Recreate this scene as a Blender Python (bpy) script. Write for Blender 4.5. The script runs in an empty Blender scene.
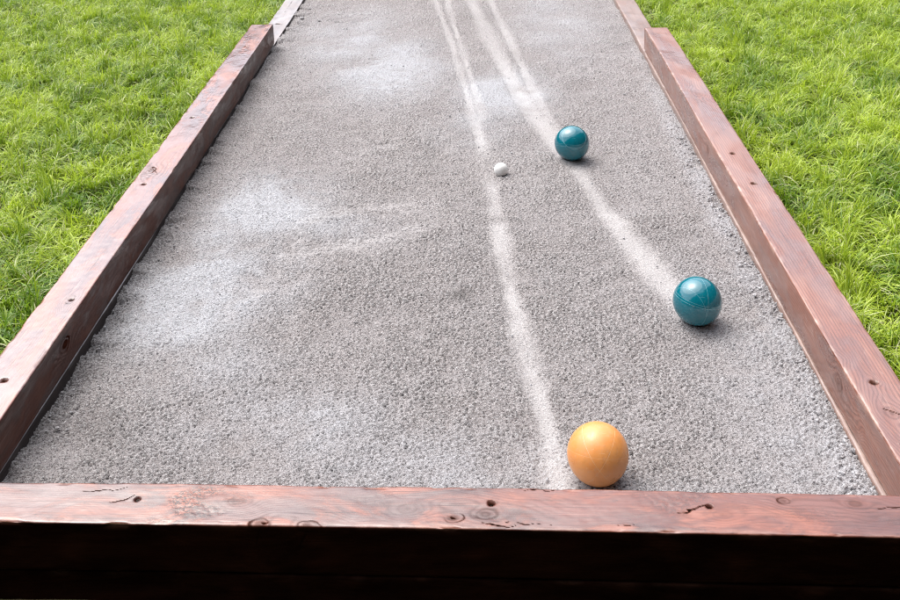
import bpy, bmesh, math, random
import numpy as np
from mathutils import Vector, Matrix

RNG = np.random.default_rng(7)
random.seed(7)
scn = bpy.context.scene
col = scn.collection
R = math.radians

# ------------------------------------------------------------------ site dimensions (metres)
XL, XR = -0.8584, 0.6723        # inner faces of the long timbers
TW = 0.0925                     # timber section
HT = 0.113                      # top of the upper timbers above the sand
HS = 0.022                      # top of the lower timbers
YB, YROT = 1.4232, -0.0307      # back face of the front timber: y = YB + YROT*x
ZG = -0.035                     # soil level of the lawn
END_L, END_R = 4.255, 4.108     # far ends of the upper timbers
FAR = 9.0
BR = 0.0535


def tag(o, label=None, cat=None, group=None, kind=None):
    if label: o['label'] = label
    if cat: o['category'] = cat
    if group: o['group'] = group
    if kind: o['kind'] = kind
    return o


# ------------------------------------------------------------------ numpy helpers
def field(nx, ny, dx, lo, hi, rng=RNG):
    """periodic band-limited random field, wavelengths lo..hi (m), unit variance"""
    w = rng.standard_normal((ny, nx)).astype(np.float32)
    F = np.fft.rfft2(w)
    ky = np.fft.fftfreq(ny, dx)[:, None]
    kx = np.fft.rfftfreq(nx, dx)[None, :]
    k = np.sqrt(kx * kx + ky * ky) + 1e-9
    m = 1 / (1 + (k * lo) ** 6) * (1 - 1 / (1 + (k * hi) ** 4))
    f = np.fft.irfft2(F * m, s=(ny, nx))
    return (f / f.std()).astype(np.float32)


def samp(f, X, Y, dx):
    """bilinear periodic sample of field f at metre coordinates"""
    ny, nx = f.shape
    u = (X / dx) % nx
    v = (Y / dx) % ny
    i = np.floor(u).astype(int); j = np.floor(v).astype(int)
    a = u - i; b = v - j
    i %= nx; j %= ny
    i1 = (i + 1) % nx; j1 = (j + 1) % ny
    return (f[j, i] * (1 - a) * (1 - b) + f[j, i1] * a * (1 - b) + f[j1, i] * (1 - a) * b + f[j1, i1] * a * b)


def sstep(a, b, x):
    t = np.clip((x - a) / (b - a), 0, 1)
    return t * t * (3 - 2 * t)


def mesh_np(name, V, Fq, mat, attrs=None, smooth=True, tris=None):
    """fast mesh from arrays: V (n,3), Fq (m,4) quads, optional triangles"""
    me = bpy.data.meshes.new(name)
    V = np.asarray(V, np.float32)
    nq = 0 if Fq is None else len(Fq)
    nt = 0 if tris is None else len(tris)
    me.vertices.add(len(V))
    me.vertices.foreach_set('co', V.ravel())
    parts = []
    if nq: parts.append(np.asarray(Fq, np.int32).ravel())
    if nt: parts.append(np.asarray(tris, np.int32).ravel())
    loops = np.concatenate(parts)
    me.loops.add(len(loops))
    me.loops.foreach_set('vertex_index', loops)
    st = np.concatenate([np.arange(nq, dtype=np.int32) * 4, nq * 4 + np.arange(nt, dtype=np.int32) * 3])
    me.polygons.add(nq + nt)
    me.polygons.foreach_set('loop_start', st)
    me.polygons.foreach_set('use_smooth', np.full(nq + nt, smooth, dtype=bool))
    me.update(calc_edges=True)
    for k, a in (attrs or {}).items():
        at = me.attributes.new(k, 'FLOAT', 'POINT')
        at.data.foreach_set('value', np.asarray(a, np.float32).ravel())
    me.materials.append(mat)
    o = bpy.data.objects.new(name, me)
    col.objects.link(o)
    return o


# ------------------------------------------------------------------ node helpers
class NT:
    def __init__(s, name):
        s.m = bpy.data.materials.new(name)
        s.m.use_nodes = True
        s.t = s.m.node_tree
        s.t.nodes.clear()
        s.out = s.t.nodes.new('ShaderNodeOutputMaterial')

    def n(s, typ, **kw):
        nd = s.t.nodes.new(typ)
        for k, v in kw.items():
            if k.startswith('i_'):
                nd.inputs[k[2:].replace('_', ' ')].default_value = v
            else:
                setattr(nd, k, v)
        return nd

    def l(s, a, b):
        s.t.links.new(a, b)

    def setin(s, nd, idx, v):
        if v is None: return
        if hasattr(v, 'is_linked') or hasattr(v, 'links'):
            s.l(v, nd.inputs[idx])
        else:
            nd.inputs[idx].default_value = v

    def math(s, op, a, b=None, c=None, clamp=False):
        nd = s.n('ShaderNodeMath', operation=op); nd.use_clamp = clamp
        s.setin(nd, 0, a); s.setin(nd, 1, b); s.setin(nd, 2, c)
        return nd.outputs[0]

    def mix(s, f, a, b, blend='MIX'):
        nd = s.n('ShaderNodeMix', data_type='RGBA', blend_type=blend)
        s.setin(nd, 0, f); s.setin(nd, 6, a); s.setin(nd, 7, b)
        return nd.outputs[2]

    def mapr(s, v, a, b, c=0.0, d=1.0):
        nd = s.n('ShaderNodeMapRange', interpolation_type='SMOOTHSTEP')
        s.setin(nd, 0, v)
        for i, q in enumerate((a, b, c, d)): s.setin(nd, i + 1, q)
        return nd.outputs[0]

    def attr(s, name):
        return s.n('ShaderNodeAttribute', attribute_name=name).outputs['Fac']

    def noise(s, vec, scale, detail=3.0, rough=.55, dist=0.0):
        nd = s.n('ShaderNodeTexNoise')
        nd.inputs['Scale'].default_value = scale
        nd.inputs['Detail'].default_value = detail
        nd.inputs['Roughness'].default_value = rough
        nd.inputs['Distortion'].default_value = dist
        if vec is not None: s.l(vec, nd.inputs['Vector'])
        return nd.outputs[0]

    def obj(s):
        return s.n('ShaderNodeTexCoord').outputs['Object']

    def scale(s, vec, sc, loc=(0, 0, 0)):
        nd = s.n('ShaderNodeMapping')
        nd.inputs['Scale'].default_value = sc
        nd.inputs['Location'].default_value = loc
        s.l(vec, nd.inputs['Vector'])
        return nd.outputs[0]

    def bsdf(s, color=None, rough=None, **kw):
        b = s.n('ShaderNodeBsdfPrincipled')
        if color is not None: s.setin(b, 'Base Color', color)
        if rough is not None: s.setin(b, 'Roughness', rough)
        for k, v in kw.items(): s.setin(b, k.replace('_', ' '), v)
        return b

    def bump(s, h, strength=1.0, dist=.001, nrm=None):
        nd = s.n('ShaderNodeBump')
        nd.inputs['Strength'].default_value = strength
        nd.inputs['Distance'].default_value = dist
        s.l(h, nd.inputs['Height'])
        if nrm is not None: s.l(nrm, nd.inputs['Normal'])
        return nd.outputs[0]

    def fin(s, sh):
        s.l(sh, s.out.inputs['Surface'])
        return s.m


def rgb(r, g, b): return (r, g, b, 1)


# ------------------------------------------------------------------ materials
def mat_sand():
    t = NT('stone_dust')
    o = t.obj()
    g = t.attr('grain'); tr = t.attr('track'); pale = t.attr('pale'); dk = t.attr('dark_spots')
    n1 = t.noise(o, 300, 3, .75)
    n2 = t.noise(o, 900, 2, .6)
    n0 = t.noise(o, 5, 4, .6)
    base = t.mix(t.mapr(n0, .3, .7), rgb(.328, .297, .292), rgb(.372, .343, .342))
    # damp crumbs: pits darker, crests paler, grain shading painted into the colour too
    base = t.mix(t.mapr(g, -.45, -1.25), base, rgb(.06, .055, .057))
    base = t.mix(t.mapr(g, .1, 1.3), base, rgb(.55, .532, .53))
    base = t.mix(t.mapr(n1, .52, .66), base, rgb(.53, .515, .515))
    base = t.mix(t.mapr(n1, .47, .36), base, rgb(.095, .088, .09))
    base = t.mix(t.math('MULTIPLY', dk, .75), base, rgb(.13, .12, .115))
    pf = t.math('MULTIPLY', pale, t.mapr(t.math('ADD', n1, t.math('MULTIPLY', g, .10)), .22, .60))
    base = t.mix(t.math('MULTIPLY', pf, .95), base, rgb(.54, .548, .58))
    trc = t.mix(n2, rgb(.35, .338, .332), rgb(.43, .418, .415))
    base = t.mix(t.math('MULTIPLY', tr, t.mapr(n1, .25, .5, .34, .60)), base, trc)
    amp = t.math('MULTIPLY_ADD', tr, -.75, 1.0)
    h = t.math('MULTIPLY', t.math('ADD', n1, t.math('MULTIPLY', n2, .5)), amp)
    b = t.bsdf(base, .95, Normal=t.bump(h, 1.0, .005))
    b.inputs['Specular IOR Level'].default_value = .15
    return t.fin(b.outputs[0])


def mat_wood(name, stain, rough=.34, wet=1.0, wobble=3.0, ringk=.3):
    """stained softwood; ring field, knots, cracks come as mesh attributes"""
    t = NT(name)
    o = t.obj()
    g = t.attr('ring'); kn = t.attr('knot'); ck = t.attr('crack'); tear = t.attr('tear'); wear = t.attr('wear'); face = t.attr('shade')
    fib = t.noise(t.scale(o, (6, 330, 330)), 1, 4, .65)
    fib2 = t.noise(t.scale(o, (25, 1100, 1100)), 1, 2, .6)
    wob = t.noise(t.scale(o, (5, 30, 30)), 1, 3, .6)
    ph = t.math('ADD', t.math('MULTIPLY', g, 2 * math.pi / .0065), t.math('MULTIPLY', wob, wobble))
    ring = t.math('MULTIPLY_ADD', t.math('SINE', ph), .5, .5)
    ring = t.math('MULTIPLY', t.math('POWER', ring, 2.2), t.attr('ringk'))
    big = t.noise(t.scale(o, (3.2, 13, 13)), 1, 4, .6, .6)
    big2 = t.noise(t.scale(o, (7, 20, 20), (3, 5, 1)), 1, 4, .65, .8)
    c = t.mix(t.mapr(big, .35, .66), rgb(*stain[0]), rgb(*stain[1]))
    c = t.mix(t.mapr(big2, .47, .68), c, rgb(*stain[2]))
    c = t.mix(t.math('MULTIPLY', ring, ringk * 1.6), c, rgb(*[q * .50 for q in stain[0]]))
    c = t.mix(t.mapr(fib, .46, .28, 0, .75), c, rgb(*[q * .42 for q in stain[0]]))
    c = t.mix(t.mapr(fib, .60, .8, 0, .5), c, rgb(*stain[3]))
    # scattered specks and scuffs in the finish
    sp = t.noise(t.scale(o, (60, 150, 150)), 1, 3, .6)
    c = t.mix(t.mapr(sp, .35, .24, 0, .55), c, rgb(*[q * .3 for q in stain[0]]))
    c = t.mix(t.mapr(sp, .67, .78, 0, .35), c, rgb(*stain[3]))
    tn = t.noise(t.scale(o, (110, 170, 170)), 1, 3, .6, .6)
    c = t.mix(t.math('MULTIPLY', tear, t.mapr(t.math('ABSOLUTE', t.math('SUBTRACT', tn, .5)), .06, .015, 0, .95)), c, rgb(.035, .014, .011))
    c = t.mix(t.math('MULTIPLY', wear, t.mapr(sp, .3, .6)), c, rgb(*stain[3]))
    c = t.mix(t.math('MULTIPLY', kn, 1.25, clamp=True), c, rgb(.04, .014, .009))
    c = t.mix(ck, c, rgb(.007, .004, .003))
    c = t.mix(t.math('MULTIPLY', face, .97), c, t.mix(t.mapr(big, .4, .65), rgb(.004, .0018, .0012), rgb(.010, .004, .0025)))  # near-black shade painted over the faces marked by the attribute
    h = t.math('ADD', t.math('MULTIPLY', ring, -.12), t.math('MULTIPLY', fib, .5))
    h = t.math('ADD', h, t.math('MULTIPLY', fib2, .35))
    h = t.math('ADD', h, t.math('MULTIPLY', t.math('MULTIPLY', tear, tn), 1.2))
    h = t.math('ADD', h, t.math('MULTIPLY', big2, .9))
    nb = t.bump(h, .40, .0014)
    rg = t.mapr(big, .35, .65, rough - .13, rough + .10)
    rg = t.math('ADD', rg, t.math('MULTIPLY', t.math('ADD', ck, t.math('ADD', kn, face)), .3), clamp=True)
    b = t.bsdf(c, rg, Normal=nb)
    b.inputs['IOR'].default_value = 1.5
    b.inputs['Coat Roughness'].default_value = .20
    cw = t.math('MULTIPLY', t.mapr(big2, .35, .65, 1.0 * wet, .35 * wet), t.math('MULTIPLY_ADD', ring, -.55, 1.0))
    cw = t.math('MULTIPLY', cw, t.mapr(fib, .25, .5, .5, 1.0))
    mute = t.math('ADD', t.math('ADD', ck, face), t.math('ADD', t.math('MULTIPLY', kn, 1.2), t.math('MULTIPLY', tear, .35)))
    t.l(t.math('MULTIPLY_ADD', mute, -1.0, cw, clamp=True), b.inputs['Coat Weight'])
    b.inputs['Specular IOR Level'].default_value = .5 * wet
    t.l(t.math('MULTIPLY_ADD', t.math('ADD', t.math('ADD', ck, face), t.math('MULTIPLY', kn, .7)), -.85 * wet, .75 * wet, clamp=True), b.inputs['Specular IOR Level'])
    return t.fin(b.outputs[0])


def mat_soil():
    t = NT('lawn_soil')
    o = t.obj()
    n = t.noise(o, 6, 5, .65); n2 = t.noise(o, 90, 4, .7)
    c = t.mix(t.mapr(n, .35, .65), rgb(.06, .085, .018), rgb(.10, .08, .04))
    c = t.mix(t.mapr(n2, .5, .75), c, rgb(.12, .10, .055))
    b = t.bsdf(c, .95, Normal=t.bump(n2, .8, .01))
    b.inputs['Specular IOR Level'].default_value = .1
    return t.fin(b.outputs[0])


def mat_grass():
    t = NT('grass_blades')
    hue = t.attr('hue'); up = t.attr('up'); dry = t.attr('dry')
    c = t.mix(hue, rgb(.10, .215, .010), rgb(.49, .61, .06))
    c = t.mix(t.math('MULTIPLY', dry, .85), c, rgb(.58, .56, .34))
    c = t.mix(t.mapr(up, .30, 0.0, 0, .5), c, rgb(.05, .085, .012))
    d = t.bsdf(c, .34)
    d.inputs['Specular IOR Level'].default_value = .45
    tr = t.n('ShaderNodeBsdfTranslucent')
    t.l(t.mix(.3, c, rgb(.45, .60, .03)), tr.inputs['Color'])
    mx = t.n('ShaderNodeMixShader'); mx.inputs[0].default_value = .38
    t.l(d.outputs[0], mx.inputs[1]); t.l(tr.outputs[0], mx.inputs[2])
    return t.fin(mx.outputs[0])


def mat_ball(name, c0, c1, line, rough, lines, dust, coat=.55):
    """resin ball; lines = [(axis, offset, halfwidth, strength)] engraved circles"""
    t = NT(name)
    o = t.obj()
    n = t.noise(o, 9, 4, .6); n2 = t.noise(o, 160, 3, .6)
    c = t.mix(t.mapr(n, .36, .64), rgb(*c0), rgb(*c1))
    c = t.mix(t.mapr(t.noise(o, 26, 5, .7, .5), .52, .72, 0, .35), c, rgb(*[q * .62 for q in c0]))
    tot = None
    sc = t.n('ShaderNodeVectorMath', operation='NORMALIZE'); t.l(o, sc.inputs[0])
    for ax, off, hw, stg in lines:
        d = t.n('ShaderNodeVectorMath', operation='DOT_PRODUCT')
        t.l(sc.outputs[0], d.inputs[0]); d.inputs[1].default_value = Vector(ax).normalized()
        a = t.math('ABSOLUTE', t.math('SUBTRACT', d.outputs['Value'], off))
        f = t.math('MULTIPLY', t.mapr(a, hw, hw * .35), stg)
        tot = f if tot is None else t.math('MAXIMUM', tot, f)
    brk = t.mapr(t.noise(o, 45, 3, .6), .36, .52, .35, 1)
    tot = t.math('MULTIPLY', tot, brk)
    c = t.mix(tot, c, rgb(*line))
    scr = t.noise(t.scale(o, (40, 600, 200)), 1, 2, .5)
    c = t.mix(t.mapr(scr, .66, .74, 0, .25), c, rgb(*line))
    geo = t.n('ShaderNodeNewGeometry')
    sep = t.n('ShaderNodeSeparateXYZ'); t.l(geo.outputs['Position'], sep.inputs[0])
    # sand dust clinging to the lower part of the ball
    low = t.math('MULTIPLY', t.mapr(sep.outputs[2], .016, .0), t.mapr(n2, .42, .62))
    c = t.mix(t.math('MULTIPLY', low, .5), c, rgb(.32, .30, .28))
    c = t.mix(t.math('MULTIPLY', t.mapr(n2, .5, .75), dust), c, rgb(.5, .47, .44))
    rg = t.mapr(t.noise(o, 30, 4, .65), .3, .7, rough * .7, rough * 1.4)
    b = t.bsdf(c, t.math('ADD', rg, t.math('MULTIPLY', tot, .25)), Normal=t.bump(t.math('SUBTRACT', t.math('MULTIPLY', n2, .12), tot), .5, .0006))
    b.inputs['IOR'].default_value = 1.52
    b.inputs['Coat Weight'].default_value = coat
    b.inputs['Coat Roughness'].default_value = rough * .6
    return t.fin(b.outputs[0])


def mat_plain(name, c, rough, metal=0.0, dk=.55, bs=.3):
    t = NT(name)
    o = t.obj()
    n = t.noise(o, 300, 3, .6)
    cc = t.mix(t.mapr(n, .35, .7), rgb(*c), rgb(*[q * dk for q in c]))
    b = t.bsdf(cc, rough, Normal=t.bump(n, bs, .0006))
    b.inputs['Metallic'].default_value = metal
    return t.fin(b.outputs[0])


RED = [(.070, .017, .010), (.165, .044, .026), (.28, .092, .055), (.40, .20, .15)]
GREY = [(.27, .235, .235), (.40, .36, .365), (.30, .25, .24), (.52, .48, .48)]  # pale tones paint in the sky's grazing reflection on the top
REDL = [(.10, .024, .015), (.22, .062, .038), (.35, .130, .083), (.50, .30, .24)]
M = dict(
    sand=mat_sand(), soil=mat_soil(), grass=mat_grass(),
    red=mat_wood('red_stained_timber', RED, .33, .95, 1.6, .24), redl=mat_wood('mauve_stained_timber', REDL, .27, 1.5, 2.0, .3),
    brown=mat_wood('brown_weathered_timber', [(.21, .13, .105), (.29, .19, .155), (.24, .14, .11), (.42, .31, .26)], .45, .9, 1.5, .4),
    dull=mat_wood('worn_stained_timber', [(.18, .060, .036), (.31, .122, .074), (.26, .090, .054), (.52, .36, .29)], .36, 1.15, 1.5, .5),
    grey=mat_wood('pale_timber', GREY, .40, 1.1),
    screw=mat_plain('rusty_screw', (.035, .026, .022), .6, .6),
    white=mat_plain('white_jack', (.80, .79, .77), .45, 0.0, .86, .05),
    crumb=None,
)


def mat_crumb():
    t = NT('loose_stone')
    o = t.obj()
    n = t.noise(o, 60, 3, .6); n2 = t.noise(o, 800, 3, .7)
    c = t.mix(t.mapr(n, .3, .7), rgb(.36, .345, .345), rgb(.55, .55, .57))
    c = t.mix(t.mapr(n2, .45, .3), c, rgb(.26, .25, .25))
    b = t.bsdf(c, .95, Normal=t.bump(n2, .8, .002))
    b.inputs['Specular IOR Level'].default_value = .15
    return t.fin(b.outputs[0])


M['crumb'] = mat_crumb()

# ------------------------------------------------------------------ ground sheet
me = bpy.data.meshes.new('ground')
bm = bmesh.new()
bmesh.ops.create_grid(bm, x_segments=60, y_segments=60, size=200)
bm.to_mesh(me); bm.free()
me.materials.append(M['soil'])
ground = bpy.data.objects.new('ground', me); col.objects.link(ground)
ground.location = (0, 0, ZG)
tag(ground, kind='structure')

# ------------------------------------------------------------------ court surface of stone dust
def polydist(X, Y, pts, wid):
    """normalised distance to a polyline with a half-width per vertex; also arc fraction"""
    best = np.full(X.shape, 1e9, np.float32)
    for (x0, y0), (x1, y1), w0, w1 in zip(pts[:-1], pts[1:], wid[:-1], wid[1:]):
        dx, dy = x1 - x0, y1 - y0
        L2 = dx * dx + dy * dy
        u = np.clip(((X - x0) * dx + (Y - y0) * dy) / L2, 0, 1)
        d = np.hypot(X - x0 - u * dx, Y - y0 - u * dy) / (w0 + (w1 - w0) * u)
        best = np.minimum(best, d)
    return best


def smooth_line(pts, n=6):
    P = [np.array(p) for p in pts]
    P = [2 * P[0] - P[1]] + P + [2 * P[-1] - P[-2]]
    out = []
    for a, b, c, d in zip(P[:-3], P[1:-2], P[2:-1], P[3:]):
        for k in range(n):
            t = k / n
            out.append(tuple(.5 * ((2 * b) + (c - a) * t + (2 * a - 5 * b + 4 * c - d) * t * t + (3 * b - a - 3 * c + d) * t ** 3)))
    out.append(tuple(P[-2]))
    return out


T1 = [(-.62, 9), (-.36, 6.5), (-.209, 5.076), (-.12, 4.361), (-.039, 3.586), (.011, 3.111), (.034, 2.773), (.049, 2.495), (.067, 2.24), (.086, 2.026), (.104, 1.862), (.117, 1.75), (.123, 1.648), (.125, 1.44)]
T1B = [(-.45, 9), (-.24, 6.3), (-.142, 4.971), (-.076, 4.283), (-.02, 3.72), (.008, 3.35)]
T2 = [(-.25, 9), (-.13, 6.3), (-.03, 5.064), (.053, 4.352), (.135, 3.746), (.224, 3.278), (.286, 2.982), (.333, 2.699), (.387, 2.46), (.43, 2.28), (.48, 2.12)]
T2B = [(-.2, 9), (-.04, 6.3), (.064, 5.057), (.144, 4.271), (.205, 3.63), (.251, 3.277), (.30, 3.0)]


def build_sand():
    dx = .0026
    NX, NY = 640, 1600
    ys = [1.36]
    while ys[-1] < FAR:
        y = ys[-1]
        st = .0026 if y < 2.5 else (.0026 + (y - 2.5) * .001 if y < 5.5 else .03)
        ys.append(y + st)
    ys = np.array(ys, np.float32)
    xs = np.linspace(XL - .012, XR + .012, 596).astype(np.float32)
    X, Y = np.meshgrid(xs, ys)
    f_c = field(NX, NY, dx, .0085, .018)      # crumbs
    f_f = field(NX, NY, dx, .0054, .010)     # grains
    f_m = field(NX, NY, dx, .05, .14)
    f_b = field(NX, NY, dx, .22, .6)
    f_a = field(NX, NY, dx, .014, .05)       # where it is coarse or fine
    C = samp(f_c, X * .72, Y, dx); F = samp(f_f, X * .83, Y, dx); Mm = samp(f_m, X, Y, dx); B = samp(f_b, X, Y, dx); A = samp(f_a, X, Y, dx)

    def track(pts, w, phase, per, lo, far=1.0):
        p = smooth_line(pts)
        wid = []
        for q in p:
            wid.append(w * (1 + .22 * math.sin(q[1] * per + phase)) * (1 if q[1] < 3.2 else max(far, 1 - (q[1] - 3.2) * .8)))
        d = polydist(X + .002 * Mm, Y, p, wid)
        s = sstep(1.7, .2, d + .02 * C)
        s *= np.clip(lo + (1 - lo) * (.5 + .55 * np.sin(Y * per * 1.35 + phase * 2) + .25 * Mm + .2 * B), lo * .7, 1)
        return s, d
    t1, d1 = track(T1, .0235, .6, 13.0, .75, .62)
    t1b, _ = track(T1B, .015, 1.6, 9.0, .6)
    t2, d2 = track(T2, .033, .3, 6.0, .8)
    t2b, _ = track(T2B, .019, 2.0, 7.0, .75)
    # the first track fades out for a stretch by the jack
    gap = 1 - .75 * np.exp(-((Y - 2.97) / .13) ** 2) - .55 * np.exp(-((Y - 2.62) / .03) ** 2)
    t1 = t1 * np.clip(gap, 0, 1) * (1 - .25 * sstep(3.0, 3.7, Y))
    t1b = t1b * .8; t2 = t2 * (1 - .22 * sstep(3.6, 4.6, Y)); t2b = t2b * .8
    tr = np.maximum.reduce([t1, t1b * sstep(3.2, 3.6, Y), t2, t2b])
    # stray thin smears at the left: broom or rake drags
    def smear(pts, w, k):
        d = polydist(X + .012 * Mm, Y + .012 * A, smooth_line(pts), [w] * (6 * (len(pts) - 1) + 1))
        return .62 * k * sstep(1.5, .1, d) * (.45 + .55 * sstep(-1.0, 1.0, samp(f_m, X * .35 + 7, Y * 2.5, dx)))
    sm = np.maximum.reduce([
        smear([(-.46, 2.44), (-.30, 2.50), (-.17, 2.56)], .034, 1.0),
        smear([(-.47, 2.62), (-.33, 2.70), (-.20, 2.72)], .032, .9),
        smear([(-.55, 2.20), (-.50, 2.42), (-.47, 2.72)], .018, .7),
        smear([(-.42, 2.02), (-.44, 2.2), (-.43, 2.42)], .010, .45),
        smear([(-.33, 3.14), (-.26, 3.17)], .02, .7)])
    tr = np.maximum(tr, sm)

    ST = samp(f_m, X * 1.3 + Y * .3, Y * .35 + 5, dx)      # drag streaks along the court

    def blob(cx, cy, rx, ry, k, ang=0.0):
        ca, sa = math.cos(ang), math.sin(ang)
        u = ((X - cx) * ca + (Y - cy) * sa) / rx
        v = (-(X - cx) * sa + (Y - cy) * ca) / ry
        return k * np.exp(-(u * u + v * v)) * np.clip(.85 + .10 * Mm + .22 * B + .05 * ST, 0, 1.3)
    pale = np.maximum.reduce([
        blob(-.665, 2.22, .15, .24, 1.25, -.2), blob(-.60, 2.70, .16, .22, 1.05), blob(-.69, 2.48, .11, .2, .8), blob(-.50, 2.35, .10, .35, .4), blob(-.37, 2.56, .16, .10, .55),
        blob(-.34, 3.95, .20, .34, 1.15), blob(-.55, 4.35, .25, .5, .6), blob(.09, 3.66, .16, .24, 1.1), blob(-.02, 3.35, .14, .22, .45),
        blob(-.38, 1.74, .20, .13, .6), blob(-.10, 1.62, .22, .11, .5), blob(-.58, 1.95, .18, .13, .45), blob(-.25, 1.52, .4, .06, .4),
        blob(.35, 4.6, .2, .6, .45), blob(.55, 1.75, .12, .5, .4), blob(.64, 2.6, .035, 1.3, .5), blob(.63, 1.6, .05, .4, .45), blob(.3, 1.5, .3, .08, .35)])
    pale = np.clip(pale * 1.28 - .05, 0, 1)
    dark_spots = np.maximum.reduce([  # darker spots, mostly beside the left and front timbers
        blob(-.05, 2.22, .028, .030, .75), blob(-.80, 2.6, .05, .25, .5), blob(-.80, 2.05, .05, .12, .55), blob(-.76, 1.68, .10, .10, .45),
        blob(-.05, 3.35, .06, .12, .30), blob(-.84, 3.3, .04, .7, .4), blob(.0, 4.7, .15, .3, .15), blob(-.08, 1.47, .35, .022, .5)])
    crack = np.zeros_like(X)
    for pts in ([(-.735, 4.70), (-.69, 4.735), (-.64, 4.69), (-.585, 4.70), (-.55, 4.665)], [(-.33, 3.165), (-.27, 3.175), (-.20, 3.165)]):
        d = polydist(X + .01 * C, Y + .012 * C, pts, [.006] * len(pts))
        crack = np.maximum(crack, sstep(1.3, .3, d) * sstep(-1.0, .3, Mm))
    crack *= np.where(Y > 4, 1, .55)
    dark_spots = np.clip(np.maximum(dark_spots, crack), 0, 1)
    # disturbed coarse ridge along the right timber and lumpy left margin
    edgeR = sstep(.085, .01, XR - X) * sstep(3.2, 1.7, Y)
    edgeL = sstep(.10, .0, X - XL)
    amp = np.clip(1.0 + .14 * Mm + .12 * B + .3 * edgeR + .25 * edgeL, .5, 1.6) * (1 - .80 * tr) * (1 - .45 * pale)
    grain = (.40 * C + .86 * F)
    shaped = np.where(grain < 0, grain * 1.15, grain * .95)
    Z = .0022 * shaped * amp + .0007 * Mm + .0025 * B
    Z += -.0028 * tr - .006 * crack
    rim = sstep(.25, .0, np.abs(d2 - 1.35)) * .0012 + sstep(.25, .0, np.abs(d1 - 1.4)) * .0008
    Z += rim * (Y < 5)
    Z += .012 * edgeR + .0012 * edgeR * C
    Z += edgeL * (.010 * sstep(.0, .8, samp(f_m, X * .25, Y * .55, dx)) - .014 * sstep(.5, 0, np.abs(Y - 1.95)) + .006)
    # shallow dishes under the balls
    for bx, by in ((.4752, 2.0927), (.2841, 3.031), (.1982, 1.5829)):
        r = np.hypot(X - bx, Y - by)
        Z = np.where(r < .06, Z * .4, Z)
        Z += -.0035 * np.exp(-(r / .014) ** 2) + .0042 * np.exp(-((r - .030) / .010) ** 2)
    ny, nx = X.shape
    idx = np.arange(nx * ny).reshape(ny, nx)
    Fq = np.stack([idx[:-1, :-1], idx[:-1, 1:], idx[1:, 1:], idx[1:, :-1]], -1).reshape(-1, 4)
    V = np.stack([X, Y, Z], -1).reshape(-1, 3)
    # drop the sheet where the front timber stands
    keep = (V[:, 1] > YB + YROT * V[:, 0] - .012)
    Fq = Fq[keep[Fq].all(1)]
    o = mesh_np('sand', V, Fq, M['sand'], dict(grain=grain * np.clip(amp, .1, 1.6), track=tr, pale=pale, dark_spots=dark_spots))
    tag(o, kind='structure')
    return o


build_sand()

# loose crumbs of stone, thickest along the right timber
def build_crumbs():
    bm = bmesh.new(); bmesh.ops.create_icosphere(bm, subdivisions=1, radius=1)
    bv = np.array([v.co[:] for v in bm.verts]); bf = np.array([[v.index for v in f.verts] for f in bm.faces]); bm.free()
    P = []
    for k in range(2200):
        q = random.random()
        if q < .50:
            y = 1.40 + 2.2 * random.random() ** 1.8; x = XR - abs(random.gauss(0, .026)) - .004
            r = random.choice((.0016, .002, .0025, .0032, .0042)) * random.uniform(.7, 1.25)
        elif q < .62:
            y = random.uniform(1.45, 4.5); x = XL + abs(random.gauss(0, .03)) + .003; r = random.uniform(.0015, .004)
        else:
            y = 1.42 + 3.6 * random.random() ** 1.3; x = random.uniform(XL + .02, XR - .02); r = random.uniform(.0014, .0030)
        if y < YB + YROT * x + .006: continue
        e = max(0, min(1, (.13 - (XR - x)) / .11)) * max(0, min(1, (3.4 - y) / 1.6))
        P.append((x, y, .012 * e + r * .35, r))
    for x, y, r in ((-.819, 4.733, .013), (-.735, 4.71, .006), (-.475, 2.62, .0045), (-.10, 3.42, .004)):
        P.append((x, y, r * .5, r))
    V, Fs = [], []
    for i, (x, y, z, r) in enumerate(P):
        s = RNG.uniform(.65, 1.2, 3) * r
        v = bv * RNG.uniform(.75, 1.2, (len(bv), 1)) * s
        a = RNG.uniform(0, 6.28); c, sn = math.cos(a), math.sin(a)
        v = np.stack([v[:, 0] * c - v[:, 1] * sn, v[:, 0] * sn + v[:, 1] * c, v[:, 2]], 1) + (x, y, z)
        Fs.append(bf + len(V) * len(bv)); V.append(v)
    o = mesh_np('gravel', np.concatenate(V), None, M['crumb'], smooth=False, tris=np.concatenate(Fs))
    tag(o, 'loose crumbs of grey stone scattered over the court and along its right timber', 'gravel', kind='stuff')


build_crumbs()


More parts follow.
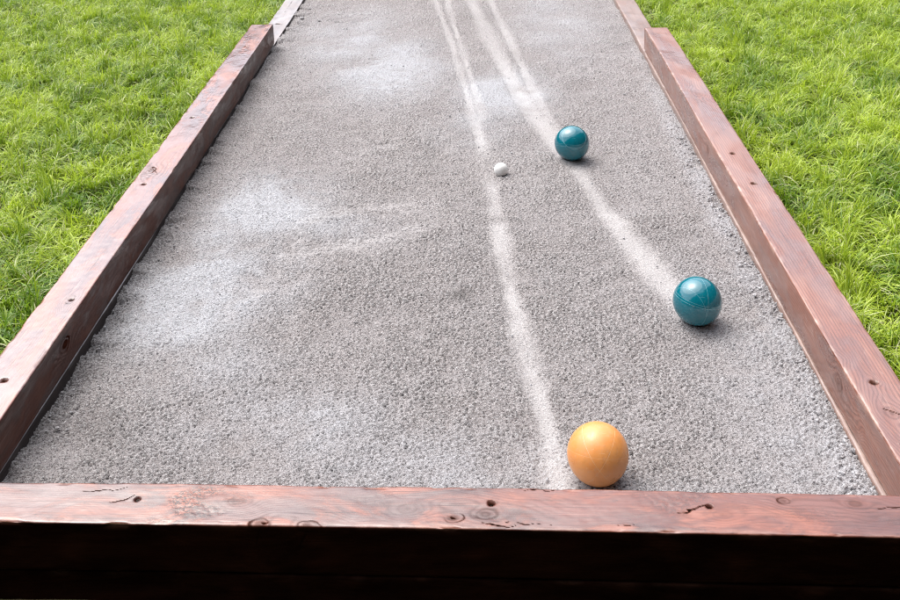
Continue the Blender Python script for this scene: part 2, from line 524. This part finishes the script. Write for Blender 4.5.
# ------------------------------------------------------------------ timbers
def timber(name, A, B, w, h, mat, label, ds=.004, nper=22, r=.004, knots=(), holes=(), tears=(), cracks=(), rough=1.0, warp=1.0, rkbase=.3, seed=1, chips=1.0, shade_side=None, shade_k=1.0):
    """A, B: world points (x, y) of the section centre line; A[2] = bottom z. Local x runs along the timber, y to its left."""
    rng = np.random.default_rng(seed)
    A = np.array(A, float); B = np.array(B, float)
    L = math.hypot(*(B - A)[:2]); ang = math.atan2((B - A)[1], (B - A)[0])
    ns = int(L / ds) + 1
    # perimeter, starting at the bottom: bottom -> +y side -> top (from +y to -y) -> -y side
    per = []
    def arc(cy, cz, a0):
        for k in range(4):
            a = a0 + (k / 3) * math.pi / 2
            per.append((cy + r * math.cos(a), cz + r * math.sin(a), math.cos(a), math.sin(a), 1.0))
    hw, hh = w / 2, h
    def seg(y0, z0, y1, z1, ny, nz, n):
        for k in range(1, n):
            u = k / n
            per.append((y0 + (y1 - y0) * u, z0 + (z1 - z0) * u, ny, nz, 0.0))
    seg(0, 0, hw - r, 0, 0, -1, 3)
    arc(hw - r, r, -math.pi / 2)
    seg(hw, r, hw, hh - r, 1, 0, nper)
    arc(hw - r, hh - r, 0)
    seg(hw - r, hh, -hw + r, hh, 0, 1, nper)
    arc(-hw + r, hh - r, math.pi / 2)
    seg(-hw, hh - r, -hw, r, -1, 0, nper)
    arc(-hw + r, r, math.pi)
    seg(-hw + r, 0, 0, 0, 0, -1, 3)
    per = np.array(per)
    npr = len(per)
    yz = per[:, :2]; nrm = per[:, 2:4]; crn = per[:, 4]
    # unfolded coordinate: 0 on the middle of the top face, + towards -y
    d = np.hypot(*np.diff(yz, axis=0).T); U = np.concatenate([[0], np.cumsum(d)])
    topm = (nrm[:, 1] > .99) & (yz[:, 1] > h * .9)
    u0 = np.interp(0, -yz[topm][:, 0], U[topm])
    U = U - u0
    S, UU = np.meshgrid(np.linspace(0, L, ns), U, indexing='ij')
    dxf = .004
    NX = 512; NY = max(64, int(L / dxf) + 8)
    def fl(lo, hi, sx=1.0):
        f = field(NX, NY, dxf, lo, hi, rng)
        return samp(f, UU + 1, S * sx, dxf)
    slow = fl(.12, .5, .35); mid = fl(.04, .15, .5); fine = fl(.012, .04, .6)
    # growth-ring field, warped round each knot
    ring = UU * 1.0 + warp * (.008 * slow + .0012 * mid)
    rk = np.full_like(S, rkbase); knot = np.zeros_like(S); crack = np.zeros_like(S); tear = np.zeros_like(S); disp = np.zeros_like(S); halo = np.zeros_like(S)
    for (ks, ku, kr, dep) in knots:
        rr = np.hypot((S - ks) / 1.5, UU - ku)
        rr = rr * (1 + .12 * mid)
        m = np.exp(-(rr / (kr * 3.2)) ** 2)
        ring = ring * (1 - m) + (ku + rr * .9) * m
        rk = np.maximum(rk, np.exp(-(rr / (kr * 5)) ** 2) * min(1, dep + .4))
        q = rr / kr
        knot = np.maximum(knot, dep * sstep(.22, .0, np.abs(q - .85 - .08 * fine)) * .8 * np.clip(.7 + .5 * mid, .1, 1.2))
        knot = np.maximum(knot, dep * .55 * sstep(.8, .3, q))
        th = np.arctan2(UU - ku, (S - ks) / 1.5)
        q2 = q * (1 + .35 * np.sin(th * 3 + ks * 50) * .5 + .25 * fine)
        spl = sstep(.15, .75, fl(.005, .012, .8)) * sstep(.62, .25, q2)
        crack = np.maximum(crack, spl * sstep(.5, 1.0, dep) * .95)
        cres = sstep(.16, .04, np.abs(q - 1.0 - .1 * fine)) * sstep(-.5, .6, np.sin(th + ks * 30) + .4 * mid)
        crack = np.maximum(crack, .8 * cres * sstep(.4, .9, dep))
        disp += -.0002 * dep * sstep(1.05, .8, q)
    for (hs_, hu, hr, hd) in holes:
        rr = np.hypot(S - hs_, UU - hu) * (1 + .1 * fine)
        m = sstep(hr * 1.12, hr * .75, rr)
        crack = np.maximum(crack, sstep(hr * 1.05, hr * .7, rr)); disp -= hd * m
        knot = np.maximum(knot, .35 * sstep(hr * 2.0, hr, rr))
    for (ts, tu, ls, lu, k) in tears:
        q = np.hypot((S - ts + (UU - tu) * .5) / ls, (UU - tu) / lu)
        tear = np.maximum(tear, k * sstep(1.1, .45, q + .25 * mid))
    for (c0, c1, cw, cd) in cracks:
        dd = polydist(S, UU + .0018 * fine + .001 * mid, [c0, ((c0[0] + c1[0]) / 2, (c0[1] + c1[1]) / 2 + .0012), c1], [cw * .3, cw * .62, cw * .2])
        m = sstep(1.2, .5, dd)
        crack = np.maximum(crack, m); disp -= .12 * cd * m
        halo = np.maximum(halo, .0 * sstep(2.6, 1.2, dd) * (1 - m))
    corner = np.tile(crn, (ns, 1))
    isc = sstep(.0, .010, np.abs(np.abs(UU) - (w / 2)))          # distance from the top edges
    edge = 1 - isc
    chipn = fl(.02, .09, .35); chipb = fl(.15, .6, .5)
    chip = sstep(.9, 2.0, chipn + .35 * chipb) * edge * chips
    disp -= .003 * chip + .0003 * edge * np.abs(mid)
    wear = np.clip(edge * .5 * sstep(-.3, 1.0, mid + .5 * fine) + .9 * chip + halo, 0, 1)
    disp += (.0005 * slow + .00018 * mid + .00008 * fine) * rough - .0004 * tear * sstep(-.2, .8, fl(.01, .022, 1.0))
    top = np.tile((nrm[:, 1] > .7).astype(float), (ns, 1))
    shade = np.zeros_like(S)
    if shade_side is not None:       # shade painted into the colour of sides turned from the light
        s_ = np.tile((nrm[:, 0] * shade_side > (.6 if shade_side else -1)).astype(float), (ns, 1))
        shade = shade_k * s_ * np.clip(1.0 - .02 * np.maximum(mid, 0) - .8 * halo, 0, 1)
    # gentle warp of the whole stick
    xs = np.linspace(0, L, ns)
    bow = .0016 * np.sin(xs * 2.1 + seed) + .0009 * np.sin(xs * 5.3 + 2 * seed)
    V = np.empty((ns, npr, 3))
    V[:, :, 0] = S
    V[:, :, 1] = yz[None, :, 0] + nrm[None, :, 0] * disp + bow[:, None]
    V[:, :, 2] = yz[None, :, 1] + nrm[None, :, 1] * disp
    idx = np.arange(ns * npr).reshape(ns, npr)
    nx = np.roll(idx, -1, axis=1)
    Fq = np.stack([idx[:-1], idx[1:], nx[1:], nx[:-1]], -1).reshape(-1, 4)
    Vf = V.reshape(-1, 3)
    # caps
    c0 = len(Vf)
    Vf = np.concatenate([Vf, V[0].mean(0)[None], V[-1].mean(0)[None]])
    i0, j0 = idx[0], nx[0]; i1, j1 = idx[-1], nx[-1]
    tris = np.concatenate([np.stack([i0, j0, np.full(npr, c0)], 1), np.stack([j1, i1, np.full(npr, c0 + 1)], 1)])
    z2 = lambda a, v=0.: np.concatenate([a.ravel(), [v, v]])
    o = mesh_np(name, Vf, Fq, mat, dict(ring=z2(ring), ringk=z2(rk), knot=z2(np.clip(knot, 0, 1)), crack=z2(np.clip(crack, 0, 1)), tear=z2(tear), wear=z2(wear), shade=z2(shade)), tris=tris)
    o.location = (A[0], A[1], A[2]); o.rotation_euler = (0, 0, ang)
    tag(o, label, 'timber', 'stained timbers framing the court')
    # screws sunk in their holes
    for (hs_, hu, hr, hd) in holes:
        if abs(hu) > w / 2 - .008: continue
        screw(o, hs_, -hu, h - hd + .0005, min(hr * .8, .0042))
    return o


def screw(parent, x, y, z, r):
    bm = bmesh.new()
    prof = [(0.0, .0008), (r * .3, .0009), (r * .7, .0011), (r, .0002), (r * .8, -.002), (r * .35, -.006)]
    n = 14; rings = []
    for pr, pz in prof:
        if pr == 0: rings.append([bm.verts.new((0, 0, pz - .0012))])
        else: rings.append([bm.verts.new((pr * math.cos(2 * math.pi * k / n), pr * math.sin(2 * math.pi * k / n), pz)) for k in range(n)])
    for a, b in zip(rings[:-1], rings[1:]):
        for k in range(n):
            if len(a) == 1: bm.faces.new((a[0], b[k], b[(k + 1) % n]))
            else: bm.faces.new((a[k], b[k], b[(k + 1) % n], a[(k + 1) % n]))
    me = bpy.data.meshes.new('screw'); bm.to_mesh(me); bm.free(); me.materials.append(M['screw'])
    o = bpy.data.objects.new('screw', me); col.objects.link(o); o.parent = parent; o.location = (x, y, z)
    return o


# front timber: local x runs to world +x, so -y (unfolded +) is the side facing the camera
fx0, fx1 = XL - TW, XR + TW
fang = math.atan(YROT)
def fpt(x, off):   # point on the front timber's centre line
    return (x, YB + YROT * x - off)
FA = fpt(fx0, TW / 2); FBp = fpt(fx1, TW / 2)
def F(x, y):       # world x,y on the top -> (s, u)
    s = (x - FA[0]) * math.cos(fang) + (y - FA[1]) * math.sin(fang)
    v = -(x - FA[0]) * math.sin(fang) + (y - FA[1]) * math.cos(fang)
    return s, -v
def FK(x, y, *a): return (*F(x, y), *a)

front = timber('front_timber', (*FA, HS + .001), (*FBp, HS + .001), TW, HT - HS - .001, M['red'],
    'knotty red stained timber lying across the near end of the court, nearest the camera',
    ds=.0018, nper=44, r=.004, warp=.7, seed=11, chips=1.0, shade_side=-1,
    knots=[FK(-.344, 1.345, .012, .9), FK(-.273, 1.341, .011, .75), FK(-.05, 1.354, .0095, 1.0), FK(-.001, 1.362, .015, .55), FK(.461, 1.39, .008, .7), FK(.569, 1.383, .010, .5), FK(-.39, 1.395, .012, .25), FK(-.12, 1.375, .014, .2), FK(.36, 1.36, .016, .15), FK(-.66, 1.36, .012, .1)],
    holes=[FK(.009, 1.386, .006, .007), FK(-.55, 1.402, .005, .005), FK(.345, 1.377, .005, .006)],
    tears=[FK(-.455, 1.388, .062, .040, 1.3), FK(-.40, 1.40, .03, .02, .5), FK(.01, 1.352, .020, .010, .8), FK(.30, 1.385, .05, .02, .55), FK(.26, 1.40, .06, .02, .35), FK(-.17, 1.40, .05, .018, .4), FK(.50, 1.36, .06, .02, .3)],
    cracks=[(F(-.592, 1.397), F(-.557, 1.409), .0035, .004), (F(-.645, 1.420), F(-.575, 1.428), .0022, .002), (F(-.72, 1.352), F(-.665, 1.344), .0030, .003), (F(-.66, 1.341), F(-.60, 1.339), .0022, .002), (F(.295, 1.366), F(.345, 1.379), .0030, .003), (F(-.005, 1.341), F(.045, 1.338), .0030, .003), (F(.03, 1.345), F(.10, 1.339), .0016, .001), (F(.06, 1.413), F(.13, 1.418), .0022, .002), (F(.20, 1.336), F(.225, 1.340), .0022, .002), (F(.60, 1.372), F(.66, 1.378), .0022, .002),
            ((F(-.270, 1.33)[0], TW / 2 + .004), (F(-.285, 1.33)[0], TW / 2 + .035), .0030, .003), ((F(-.344, 1.33)[0], TW / 2 + .004), (F(-.352, 1.33)[0], TW / 2 + .03), .0025, .003)])
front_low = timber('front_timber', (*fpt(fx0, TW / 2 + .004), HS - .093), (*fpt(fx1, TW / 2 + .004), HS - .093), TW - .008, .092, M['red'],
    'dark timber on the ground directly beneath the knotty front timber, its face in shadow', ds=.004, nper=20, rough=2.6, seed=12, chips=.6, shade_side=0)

GAP = .0025
def side_pts(xc, y1):
    return (xc, YB + YROT * xc + GAP), (xc, y1)
a, b = side_pts(XL - TW / 2, END_L)
# left timber runs away from the camera: local -y (unfolded +) is the court side
def Lf(x, y, *r_): return (y - a[1], x - a[0], *r_)
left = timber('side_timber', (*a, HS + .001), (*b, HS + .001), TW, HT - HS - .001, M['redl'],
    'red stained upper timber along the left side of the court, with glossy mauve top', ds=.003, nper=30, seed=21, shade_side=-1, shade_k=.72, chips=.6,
    knots=[Lf(-.923, 2.719, .015, .8), Lf(-.902, 4.089, .017, .7), Lf(-.886, 2.02, .010, .9), Lf(-.93, 3.4, .012, .3), (.45, .08, .014, .6)],
    holes=[Lf(-.906, 3.933, .0055, .008), Lf(-.914, 3.141, .0055, .008), Lf(-.914, 2.623, .006, .008), Lf(-.903, 1.721, .006, .008), Lf(-.884, 2.018, .004, .006)],
    tears=[Lf(-.92, 2.70, .06, .03, .8), Lf(-.90, 4.07, .05, .03, .7)],
    cracks=[(Lf(-.925, 2.735), Lf(-.895, 2.69), .003, .003)])
a2, b2 = side_pts(XL - TW / 2 - .002, FAR)
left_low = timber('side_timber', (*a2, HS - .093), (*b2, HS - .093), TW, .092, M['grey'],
    'long pale lower timber under the left side timber, its far end bare and pale', ds=.006, nper=14, seed=22, chips=.6, shade_side=-1, shade_k=.85,
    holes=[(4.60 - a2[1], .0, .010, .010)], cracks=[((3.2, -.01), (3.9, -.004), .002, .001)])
a3, b3 = side_pts(XR + TW / 2, END_R)
def Rt(x, y, *r_): return (y - a3[1], x - a3[0], *r_)
right = timber('side_timber', (*a3, HS + .001), (*b3, HS + .001), TW, HT - HS - .001, M['dull'],
    'brown stained timber along the right side of the court, with straight grain and worn top', ds=.003, nper=30, warp=.22, rkbase=.7, chips=.35, seed=31, shade_side=None,
    knots=[Rt(.711, 1.607, .012, .35), Rt(.72, 3.3, .014, .25), (.35, -.085, .016, .6), (1.5, -.08, .013, .5)],
    holes=[Rt(.715, 2.788, .006, .008), Rt(.721, 2.582, .0065, .008), Rt(.713, 1.698, .006, .008)],
    cracks=[(Rt(.700, 1.62), Rt(.726, 1.60), .003, .003), (Rt(.735, 1.61), Rt(.722, 1.60), .002, .002)])
a4, b4 = side_pts(XR + TW / 2 - .005, FAR)
right_low = timber('side_timber', (*a4, HS - .093), (*b4, HS - .093), TW, .092, M['brown'],
    'long brown lower timber under the right side timber, its far end bare', ds=.006, nper=14, seed=32, chips=.5)


# ------------------------------------------------------------------ balls
def ball(name, loc, r, mat, label, cat, group=None, rot=(0, 0, 0), seg=96):
    bm = bmesh.new()
    bmesh.ops.create_uvsphere(bm, u_segments=seg, v_segments=seg // 2, radius=r)
    for f in bm.faces: f.smooth = True
    me = bpy.data.meshes.new(name); bm.to_mesh(me); bm.free(); me.materials.append(mat)
    o = bpy.data.objects.new(name, me); col.objects.link(o)
    o.location = loc; o.rotation_euler = rot
    tag(o, label, cat, group)
    return o


TEAL = ((.0, .12, .16), (.003, .17, .22), (.28, .56, .62))
m1 = mat_ball('teal_resin', *TEAL, .08, [((.25, .1, 1), .12, .012, .6), ((.25, .1, 1), .22, .010, .45), ((1, .25, -.2), -.05, .011, .5), ((.25, .1, 1), -.25, .007, .12), ((1, .9, .1), -.55, .010, .3)], .05)
m2 = mat_ball('dark_teal_resin', *TEAL, .07, [((.1, -.75, .75), .74, .013, .7), ((-.1, .2, 1), .05, .010, .35), ((.1, .3, 1), -.02, .009, .25)], .03)
m3 = mat_ball('orange_resin', (.70, .27, .07), (.79, .34, .10), (.92, .68, .42), .36, [((1, -.1, .75), .1, .011, .5), ((-1, .1, .65), .02, .011, .45), ((.1, .4, 1), .12, .009, .3)], .14, .12)
ball('bocce_ball', (.4752, 2.0927, BR - .0015), BR, m1, 'nearer of the two teal bocce balls, at the end of a pale curving track', 'ball', 'teal bocce balls')
ball('bocce_ball', (.2841, 3.031, BR - .0015), BR, m2, 'teal bocce ball farther away, close to the small white jack', 'ball', 'teal bocce balls')
ball('bocce_ball', (.1982, 1.5829, BR - .0015), BR, m3, 'orange bocce ball lying just behind the front timber', 'ball')
ball('jack_ball', (.063, 2.925, .0125), .021, M['white'], 'small white jack ball half sunk in the sand beside a teal ball', 'ball', seg=48)


# ------------------------------------------------------------------ grass
def build_grass(sgn, xin, seed, gaps):
    rng = np.random.default_rng(seed)
    dx = .01
    ff = [field(512, 1024, dx, lo, hi, rng) for lo, hi in ((.10, .35), (.10, .35), (.05, .16), (.25, .9), (.06, .2))]
    n = 720000
    D = rng.random(n)
    x = rng.uniform(0, 2.6, n); y = rng.uniform(.2, 7.6, n)
    # dense where the photograph shows the lawn, thinner outside
    keep = np.ones(n)
    lim = np.interp(y, [0, 1.9, 5.3, 8.2], [.5, .45, 1.9, 3.0])
    keep = np.where((y > 1.7) & (y < 5.6) & (x < lim), 1.0, .22)
    keep = np.where((y > 1.7) & (y < 3.4) & (x < lim), 1.0, keep)
    clump = samp(ff[2], x + 3, y, dx)
    thin = sstep(-1.9, -1.1, clump) * (1 - sum(k * np.exp(-(((x - abs(gx - xin)) / rx) ** 2 + ((y - gy) / ry) ** 2)) for gx, gy, rx, ry, k in gaps))                    # little bare gaps
    edge_thin = sstep(.0, .10, x) * .45 + .55
    ok = D < keep * thin * edge_thin
    # the near belt gets an extra helping: blades are larger on screen there
    x = x[ok]; y = y[ok]
    n = len(x)
    wx = xin + sgn * (x + .004)
    big = samp(ff[3], x, y, dx); mid = samp(ff[4], x, y, dx)
    ang = 2.2 * samp(ff[0], x, y, dx) + rng.normal(0, .75, n)
    Ln = np.clip(rng.gamma(8, .0061, n) * (1 + .22 * samp(ff[2], x, y, dx)), .018, .13)
    Ln *= np.where(x < .07, .8, 1.0)
    lean = np.clip(.85 + .42 * samp(ff[1], x, y, dx) + rng.normal(0, .35, n), .05, 1.75)
    droop = rng.uniform(.2, 1.25, n)
    wd = rng.uniform(.0010, .0021, n)
    hue = np.clip(.50 + .20 * big + .14 * mid + rng.normal(0, .27, n) + (.10 if sgn > 0 else 0.0), 0, 1)
    dry = np.where(rng.random(n) < .15 + .14 * sstep(.6, 1.8, -mid), rng.uniform(.4, 1, n), 0.0)
    lean = np.where(dry > .3, np.clip(lean + .5, 0, 1.75), lean)
    seg = 4
    tpar = np.linspace(0, 1, seg + 1)
    # integrate the blade's centre line, tilting more and more from the vertical
    th0 = lean * .30
    ca, sa = np.cos(ang), np.sin(ang)
    hpos = np.zeros((seg + 1, n)); zpos = np.zeros((seg + 1, n))
    for k in range(seg):
        th = np.minimum(th0 + (lean + droop) * (tpar[k] + .5 / seg), 2.15)
        hpos[k + 1] = hpos[k] + np.sin(th) * Ln / seg
        zpos[k + 1] = zpos[k] + np.cos(th) * Ln / seg
    zpos = np.maximum(zpos, .004 * tpar[:, None])
    tw = rng.normal(0, .5, n)
    V = np.empty((n, 2 * seg + 1, 3), np.float32)
    for k in range(seg + 1):
        cx = wx + hpos[k] * ca; cy = y + hpos[k] * sa; cz = ZG - .002 + zpos[k]
        w_ = wd * (1 - tpar[k] ** 1.8) * (.75 + .5 * min(1, tpar[k] * 3))
        px = -sa * np.cos(tw * tpar[k]); py = ca * np.cos(tw * tpar[k]); pz = np.sin(tw * tpar[k])
        # keep blades out of the timber
        lim_in = xin + sgn * .002
        inside = (sgn * (cx - lim_in) < 0) & (cz < HT + .004)
        cx = np.where(inside, lim_in, cx)
        if k < seg:
            V[:, 2 * k] = np.stack([cx - px * w_, cy - py * w_, cz - pz * w_], 1)
            V[:, 2 * k + 1] = np.stack([cx + px * w_, cy + py * w_, cz + pz * w_], 1)
        else:
            V[:, 2 * k] = np.stack([cx, cy, cz], 1)
    nv = 2 * seg + 1
    base = (np.arange(n) * nv)[:, None]
    q = np.concatenate([base + np.array([[2 * k, 2 * k + 1, 2 * k + 3, 2 * k + 2]]) for k in range(seg - 1)], 0)
    tri = base + np.array([[2 * seg - 2, 2 * seg - 1, 2 * seg]])
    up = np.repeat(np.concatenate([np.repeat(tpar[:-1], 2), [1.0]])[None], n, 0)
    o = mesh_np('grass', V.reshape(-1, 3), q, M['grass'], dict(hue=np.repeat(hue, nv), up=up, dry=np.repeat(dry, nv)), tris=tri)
    return o


tag(build_grass(-1, XL - TW, 3, [(-1.08, 3.5, .04, .06, .9), (-1.19, 3.45, .05, .05, .85), (-1.2, 3.13, .04, .05, .7), (-1.40, 2.85, .05, .06, .8), (-2.33, 5.05, .15, .15, .9), (-1.46, 3.1, .05, .07, .85), (-1.0, 2.75, .04, .15, .7), (-1.43, 3.36, .04, .03, .8), (-1.02, 2.2, .03, .1, .6)]), 'long bright green lawn grass beside the left timber', 'grass', kind='stuff')
tag(build_grass(1, XR + TW, 5, [(.81, 2.72, .035, .06, .85), (.82, 2.3, .03, .08, .7), (.81, 1.95, .03, .1, .8), (1.06, 4.89, .12, .05, .7), (1.2, 3.6, .05, .03, .6), (1.35, 3.1, .04, .03, .6)]), 'long bright green lawn grass beside the right timber', 'grass', kind='stuff')

# ------------------------------------------------------------------ daylight
SUN_EL, SUN_AZ = R(63), R(-46)      # bright overcast, the glow ahead and to the left
sun = bpy.data.lights.new('sun', 'SUN'); sun.energy = 2.1; sun.angle = R(76); sun.color = (1, .965, .92)
so = bpy.data.objects.new('sun', sun); col.objects.link(so)
sd = Vector((math.sin(SUN_AZ) * math.cos(SUN_EL), math.cos(SUN_AZ) * math.cos(SUN_EL), math.sin(SUN_EL)))
so.rotation_euler = sd.to_track_quat('Z', 'Y').to_euler(); so.location = sd * 20

w = bpy.data.worlds.new('World'); scn.world = w; w.use_nodes = True
nt = w.node_tree; nt.nodes.clear()
N = nt.nodes.new; Lk = nt.links.new
out = N('ShaderNodeOutputWorld'); bg = N('ShaderNodeBackground'); Lk(bg.outputs[0], out.inputs[0])
sky = N('ShaderNodeTexSky'); sky.sky_type = 'NISHITA'; sky.sun_disc = False
sky.sun_elevation = SUN_EL; sky.sun_rotation = SUN_AZ; sky.air_density = 1.0; sky.dust_density = 4.0; sky.ozone_density = 1.0
hs = N('ShaderNodeHueSaturation'); hs.inputs['Saturation'].default_value = .45; hs.inputs['Value'].default_value = 2.75
Lk(sky.outputs[0], hs.inputs['Color'])
# skyline all round: trees ahead; dark mask added higher behind and right to cut light
tc = N('ShaderNodeTexCoord'); sep = N('ShaderNodeSeparateXYZ'); Lk(tc.outputs['Generated'], sep.inputs[0])
def mth(op, a, b=None, c=None):
    m = N('ShaderNodeMath'); m.operation = op
    for i, v in enumerate((a, b, c)):
        if v is None: continue
        if isinstance(v, (int, float)): m.inputs[i].default_value = v
        else: Lk(v, m.inputs[i])
    return m.outputs[0]
nz = N('ShaderNodeTexNoise'); nz.inputs['Scale'].default_value = 5; nz.inputs['Detail'].default_value = 5; Lk(tc.outputs['Generated'], nz.inputs['Vector'])
mr = N('ShaderNodeMapRange'); mr.interpolation_type = 'SMOOTHSTEP'
Lk(mth('MULTIPLY_ADD', sep.outputs[0], -.62, mth('MULTIPLY', sep.outputs[1], .78)), mr.inputs[0])
for i, v in enumerate((.22, -.40, .25, .88)): mr.inputs[i + 1].default_value = v
thr = mth('ADD', mr.outputs[0], mth('MULTIPLY_ADD', nz.outputs[0], .30, -.15))
dz = mth('SUBTRACT', sep.outputs[2], thr)
ms = N('ShaderNodeMapRange'); ms.interpolation_type = 'SMOOTHSTEP'; Lk(dz, ms.inputs[0]); ms.inputs[1].default_value = -.03; ms.inputs[2].default_value = .06
mx = N('ShaderNodeMix'); mx.data_type = 'RGBA'; Lk(ms.outputs[0], mx.inputs[0])
mx.inputs[6].default_value = (.14, .17, .11, 1); Lk(hs.outputs[0], mx.inputs[7])
Lk(mx.outputs[2], bg.inputs['Color']); bg.inputs['Strength'].default_value = .15

# ------------------------------------------------------------------ camera (phone held upright, picture cropped low: lens shift)
f, py, pitch, yaw, roll, H = 1053.8552, 21.4052, .2656, -.027, -.023, 1.27
cp, sp, cy, sy, cr, sr = math.cos(pitch), math.sin(pitch), math.cos(yaw), math.sin(yaw), math.cos(roll), math.sin(roll)
fwd = Vector((sy * cp, cy * cp, -sp)); rt = Vector((cy, -sy, 0)); up = rt.cross(fwd)
r2 = rt * cr + up * sr; u2 = up * cr - rt * sr
cam = bpy.data.cameras.new('camera'); co = bpy.data.objects.new('camera', cam); col.objects.link(co)
mw = Matrix.Identity(4)
for i in range(3):
    mw[i][0] = r2[i]; mw[i][1] = u2[i]; mw[i][2] = -fwd[i]
mw[2][3] = H
co.matrix_world = mw
cam.sensor_width = 36; cam.sensor_fit = 'HORIZONTAL'; cam.lens = f / 900 * 36
cam.shift_y = -(300 - py) / 900
cam.clip_start = .02; cam.clip_end = 600
scn.camera = co
scn.view_settings.view_transform = 'Standard'; scn.view_settings.look = 'None'; scn.view_settings.exposure = 0; scn.view_settings.gamma = 1
scn.cycles.use_denoising = True; scn.cycles.denoising_prefilter = 'NONE'; scn.cycles.use_adaptive_sampling = False; scn.cycles.max_bounces = 6; scn.cycles.filter_width = 1.05
scn.render.resolution_x = 1024; scn.render.resolution_y = 683
